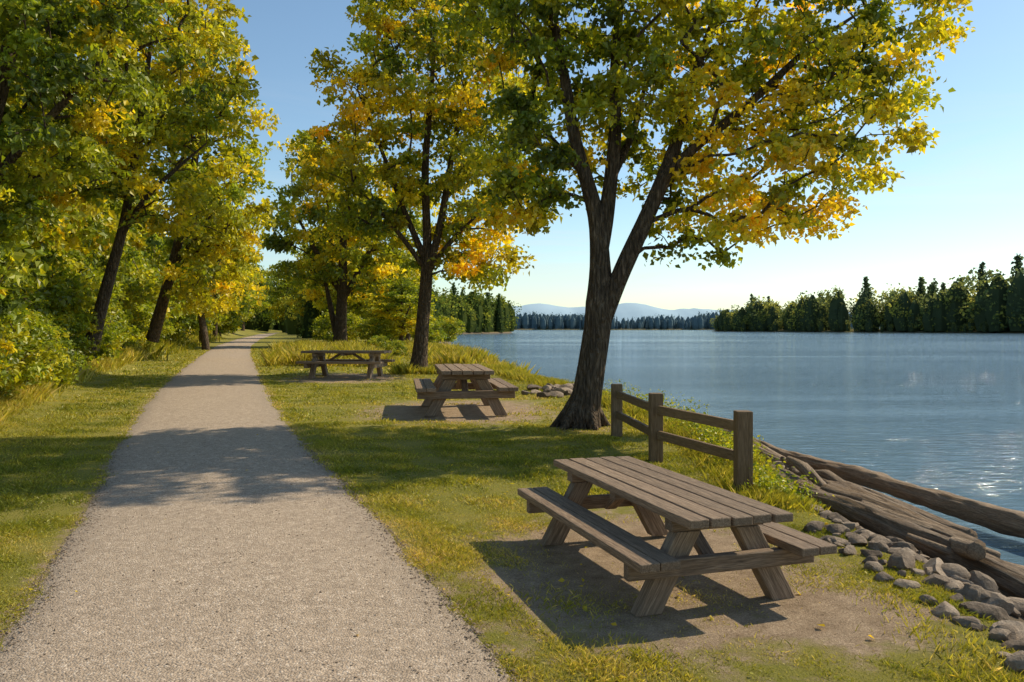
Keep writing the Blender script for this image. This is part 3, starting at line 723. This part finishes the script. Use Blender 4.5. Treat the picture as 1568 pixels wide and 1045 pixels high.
# ------------------------------------------------------------------ driftwood
def log(pts,radii,seed,name='driftwood_log',k=32,bend=.03):
    P,R=resample(pts,radii,.06)
    org=P[0]; ax=Vector(P[-1]-P[0]).normalized()
    rot=ax.to_track_quat('X','Z').to_matrix().to_4x4(); M=Matrix.Translation(Vector(org))@rot
    P=P+np.stack([noise(P[:,0],P[:,1],P[:,2],.3,seed+i) for i in range(3)],1)*bend
    R=R*(1+.10*noise(np.arange(len(R))*.06,0,0,1,seed))
    P=np.vstack([P[0]-(P[1]-P[0])*.02,P,P[-1]+(P[-1]-P[-2])*.02]); R=np.r_[.001,R,.001]
    V,F=sweep(P,R,k,0,seed)
    th=np.tile(np.linspace(0,2*np.pi,k,endpoint=False),len(P)); ii=np.repeat(np.arange(len(P)),k)
    cen=np.repeat(P,k,0); g=1+.10*noise(np.cos(th)*1.6,np.sin(th)*1.6,ii*.02,1.3,seed+5)+.06*noise(np.cos(th)*3,np.sin(th)*3,ii*.04,2.0,seed+6)
    V=cen+(V-cen)*g[:,None]
    Mi=np.array(M.inverted()); V=V@Mi[:3,:3].T+Mi[:3,3]
    o=add_obj(name,mesh_np(name,V,F,LOGW,True)); o.matrix_world=M
    return o
log([(5.0,19.0,-.5),(5.5,15.8,-.52),(6.15,12.6,-.55),(6.75,10.3,-.56),(7.4,7.6,-.62)],[.09,.12,.14,.155,.17],200)
log([(3.62,10.2,-.05),(3.82,9.2,-.08),(4.0,8.0,-.11),(4.2,6.7,-.17),(4.45,5.2,-.25)],[.09,.125,.155,.175,.19],210)
log([(4.55,16.6,-.36),(4.5,13.8,-.34),(4.75,11.4,-.38),(5.15,9.4,-.48)],[.10,.13,.15,.13],220)
log([(4.3,10.9,-.24),(4.65,9.8,-.28),(5.05,8.7,-.44)],[.13,.16,.13],230)
log([(5.0,14.5,-.54),(5.4,11.8,-.56),(5.75,10.0,-.60)],[.08,.11,.10],240)
log([(3.85,13.2,-.18),(4.05,11.6,-.20),(4.3,10.4,-.26)],[.08,.10,.09],250)
log([(4.2,9.6,-.16),(4.8,9.2,-.32),(5.5,9.0,-.58)],[.08,.08,.06],260)
log([(4.6,8.3,-.30),(5.0,7.4,-.38),(5.3,6.4,-.5)],[.07,.10,.09],265)
log([(1.3,31,-.35),(2.1,29,-.3),(3.2,27.4,-.4)],[.14,.16,.1],280)
r2=np.random.default_rng(44)
for i in range(22):
    y=r2.uniform(6.0,15); s=r2.uniform(-1.75,-.35); x=float(shore(y))+s; Ln=r2.uniform(.6,2.0); a=math.radians(100+r2.normal()*28)
    dx,dy=math.cos(a)*Ln/2,math.sin(a)*Ln/2; rr_=r2.uniform(.035,.09)
    pp=[(x-dx,y-dy),(x,y),(x+dx,y+dy)]
    log([(px,py_,max(float(H(px,py_)),-.8)+rr_+.08+r2.uniform(0,.06)) for px,py_ in pp],[rr_*.8,rr_,rr_*.6],400+i,k=14)

# ------------------------------------------------------------------ carpentry
def hexa(name, Vp, axis, mat, parent, bev=.006):
    Vp=[Vector(v) for v in Vp]; c=sum(Vp,Vector())/8
    M=Matrix.Translation(c)@Vector(axis).normalized().to_track_quat('X','Z').to_matrix().to_4x4()
    Mi=M.inverted()
    me=bpy.data.meshes.new(name)
    me.from_pydata([Mi@v for v in Vp],[],[(3,2,1,0),(4,5,6,7),(0,1,5,4),(1,2,6,5),(2,3,7,6),(3,0,4,7)])
    me.update(); me.materials.append(mat)
    o=bpy.data.objects.new(name,me); COL.objects.link(o); o.parent=parent; o.matrix_local=M
    b=o.modifiers.new('bevel','BEVEL'); b.width=bev; b.segments=2; b.limit_method='ANGLE'
    return o
def box(name,x0,x1,y0,y1,z0,z1,axis,mat,parent,bev=.006):
    return hexa(name,[(x0,y0,z0),(x1,y0,z0),(x1,y1,z0),(x0,y1,z0),(x0,y0,z1),(x1,y0,z1),(x1,y1,z1),(x0,y1,z1)],axis,mat,parent,bev)
def slant(name,a,b,hw,y0,y1,mat,parent):
    return hexa(name,[(a[0]-hw,y0,a[1]),(a[0]+hw,y0,a[1]),(a[0]+hw,y1,a[1]),(a[0]-hw,y1,a[1]),
                      (b[0]-hw,y0,b[1]),(b[0]+hw,y0,b[1]),(b[0]+hw,y1,b[1]),(b[0]-hw,y1,b[1])],(b[0]-a[0],0,b[1]-a[1]),mat,parent,.008)
def picnic_table(loc,rotz,scale,Lt=2.55):
    e=empty('picnic_table',loc,rotz,scale); h=Lt/2; rr=np.random.default_rng(int(abs(loc[1])*10))
    W=.80; npk=5; pw=W/npk
    yl=h-.345
    for i in range(npk):
        x0=-W/2+i*pw+.006; j=rr.uniform(-.012,.012)
        box('tabletop_plank_%d'%(i+1),x0,x0+pw-.012,-h+j,h+j,.642+rr.uniform(0,.002),.705+rr.uniform(-.003,.003),(0,1,0),TABLEW,e,.008)
    for s,sn in ((-1,'left'),(1,'right')):
        for i in range(2):
            xa=.465+i*.152; x0,x1=sorted((s*xa,s*(xa+.144))); j=rr.uniform(-.01,.01)
            box('bench_plank_%s_%d'%(sn,i+1),x0,x1,-h+j,h+j,.392,.452,(0,1,0),TABLEW,e,.008)
    for yy,yn in ((-yl,'near'),(yl,'far')):
        sg=-1 if yy<0 else 1
        for s,sn in ((-1,'left'),(1,'right')):
            slant('leg_%s_%s'%(yn,sn),(s*.545,0.0),(s*.235,.553),.095,yy-.055,yy+.055,TABLEW,e)
        box('seat_beam_'+yn,-.74,.74,yy+sg*.058-(.075 if sg<0 else 0),yy+sg*.058+(.075 if sg>0 else 0),.272,.390,(1,0,0),TABLEW,e,.01)
        box('top_cleat_'+yn,-.37,.37,yy-.055,yy+.055,.555,.640,(1,0,0),TABLEW,e,.01)
        y1=yy-sg*.06; y2=yy-sg*.60; t=.05
        hexa('brace_'+yn,[(-.05,y1-t,.30),(.05,y1-t,.30),(.05,y1+t,.30),(-.05,y1+t,.30),(-.05,y2-t,.638),(.05,y2-t,.638),(.05,y2+t,.638),(-.05,y2+t,.638)],(0,y2-y1,.35),TABLEW,e,.008)
    box('centre_batten',-.37,.37,-.05,.05,.585,.640,(1,0,0),TABLEW,e)
    return e
picnic_table((1.18,6.66,0.0),math.radians(17.5),1.02)
picnic_table((-1.22,19.4,0.0),math.radians(8),1.5,2.3)
picnic_table((-6.7,32.3,0.0),math.radians(84),1.55,2.2)

fe=empty('wooden_fence',(0,0,0))
posts=[(1.92,14.6,.98),(2.13,11.8,1.04),(2.80,9.65,1.0)]
for i,(x,y,hh) in enumerate(posts):
    w=.095; z0=-.25
    box('post_%d'%(i+1),x-w,x+w,y-w,y+w,z0,hh,(0,0,1),FENCEW,fe,.012)
for i in range(2):
    (xa,ya,_),(xb,yb,_)=posts[i],posts[i+1]
    dv=Vector((xb-xa,yb-ya,0)).normalized(); nv=Vector((-dv.y,dv.x,0))*.03
    for z,nm in ((.80,'top'),(.43,'lower')):
        a=Vector((xa,ya,0))+dv*.09; b=Vector((xb,yb,0))-dv*.09; t=.065
        hexa('rail_%s_%d'%(nm,i+1),[a-nv+Vector((0,0,z-t)),b-nv+Vector((0,0,z-t)),b+nv+Vector((0,0,z-t)),a+nv+Vector((0,0,z-t)),
             a-nv+Vector((0,0,z+t)),b-nv+Vector((0,0,z+t)),b+nv+Vector((0,0,z+t)),a+nv+Vector((0,0,z+t))],dv,FENCEW,fe,.01)

# ------------------------------------------------------------------ light, sky, camera
az=math.radians(65); el=math.radians(41)
sd=bpy.data.lights.new('sun','SUN'); sd.energy=5.0; sd.angle=math.radians(.5); sd.color=(1,.89,.68)
so=bpy.data.objects.new('sun',sd); COL.objects.link(so)
dirv=Vector((math.sin(az)*math.cos(el),math.cos(az)*math.cos(el),math.sin(el)))
so.rotation_euler=dirv.to_track_quat('Z','Y').to_euler(); so.location=(20,20,30)
w=bpy.data.worlds.new('World'); S.world=w; w.use_nodes=True; nt=w.node_tree; nt.nodes.clear()
wo=N(nt,'ShaderNodeOutputWorld'); bg=N(nt,'ShaderNodeBackground'); sky=N(nt,'ShaderNodeTexSky'); sky.sky_type='NISHITA'
sky.sun_disc=False; sky.sun_elevation=el; sky.sun_rotation=az; sky.air_density=1.0; sky.dust_density=.4; sky.ozone_density=1.6
tc=N(nt,'ShaderNodeTexCoord').outputs['Generated']
cn=noise_n(nt,mapping(nt,tc,(1.2,1.2,9)),2.2,6,.6,.8)
sx=N(nt,'ShaderNodeSeparateXYZ'); L(nt,tc,sx.inputs[0])
m1=N(nt,'ShaderNodeMapRange'); L(nt,cn,m1.inputs[0]); m1.inputs[1].default_value=.48; m1.inputs[2].default_value=.72
m2=N(nt,'ShaderNodeMapRange'); L(nt,sx.outputs[2],m2.inputs[0]); m2.inputs[1].default_value=.30; m2.inputs[2].default_value=.08
cf=math_n(nt,'MULTIPLY',math_n(nt,'MULTIPLY',m1.outputs[0],m2.outputs[0]),.5)
skc=mixc(nt,1.0,sky.outputs[0],(.98,1.06,1.02),'MULTIPLY')
c=mixc(nt,cf,skc,(5.7,5.6,5.5))
L(nt,c,bg.inputs[0]); bg.inputs[1].default_value=.15; L(nt,bg.outputs[0],wo.inputs[0])

cam=bpy.data.cameras.new('camera'); co=bpy.data.objects.new('camera',cam); COL.objects.link(co)
co.location=(0,0,2.0); co.rotation_euler=(math.radians(90),0,0)
cam.sensor_width=36; cam.lens=28.0; cam.shift_y=-.0124; cam.clip_end=40000; cam.clip_start=.05
S.camera=co
S.view_settings.view_transform='Standard'; S.view_settings.look='None'; S.view_settings.exposure=0
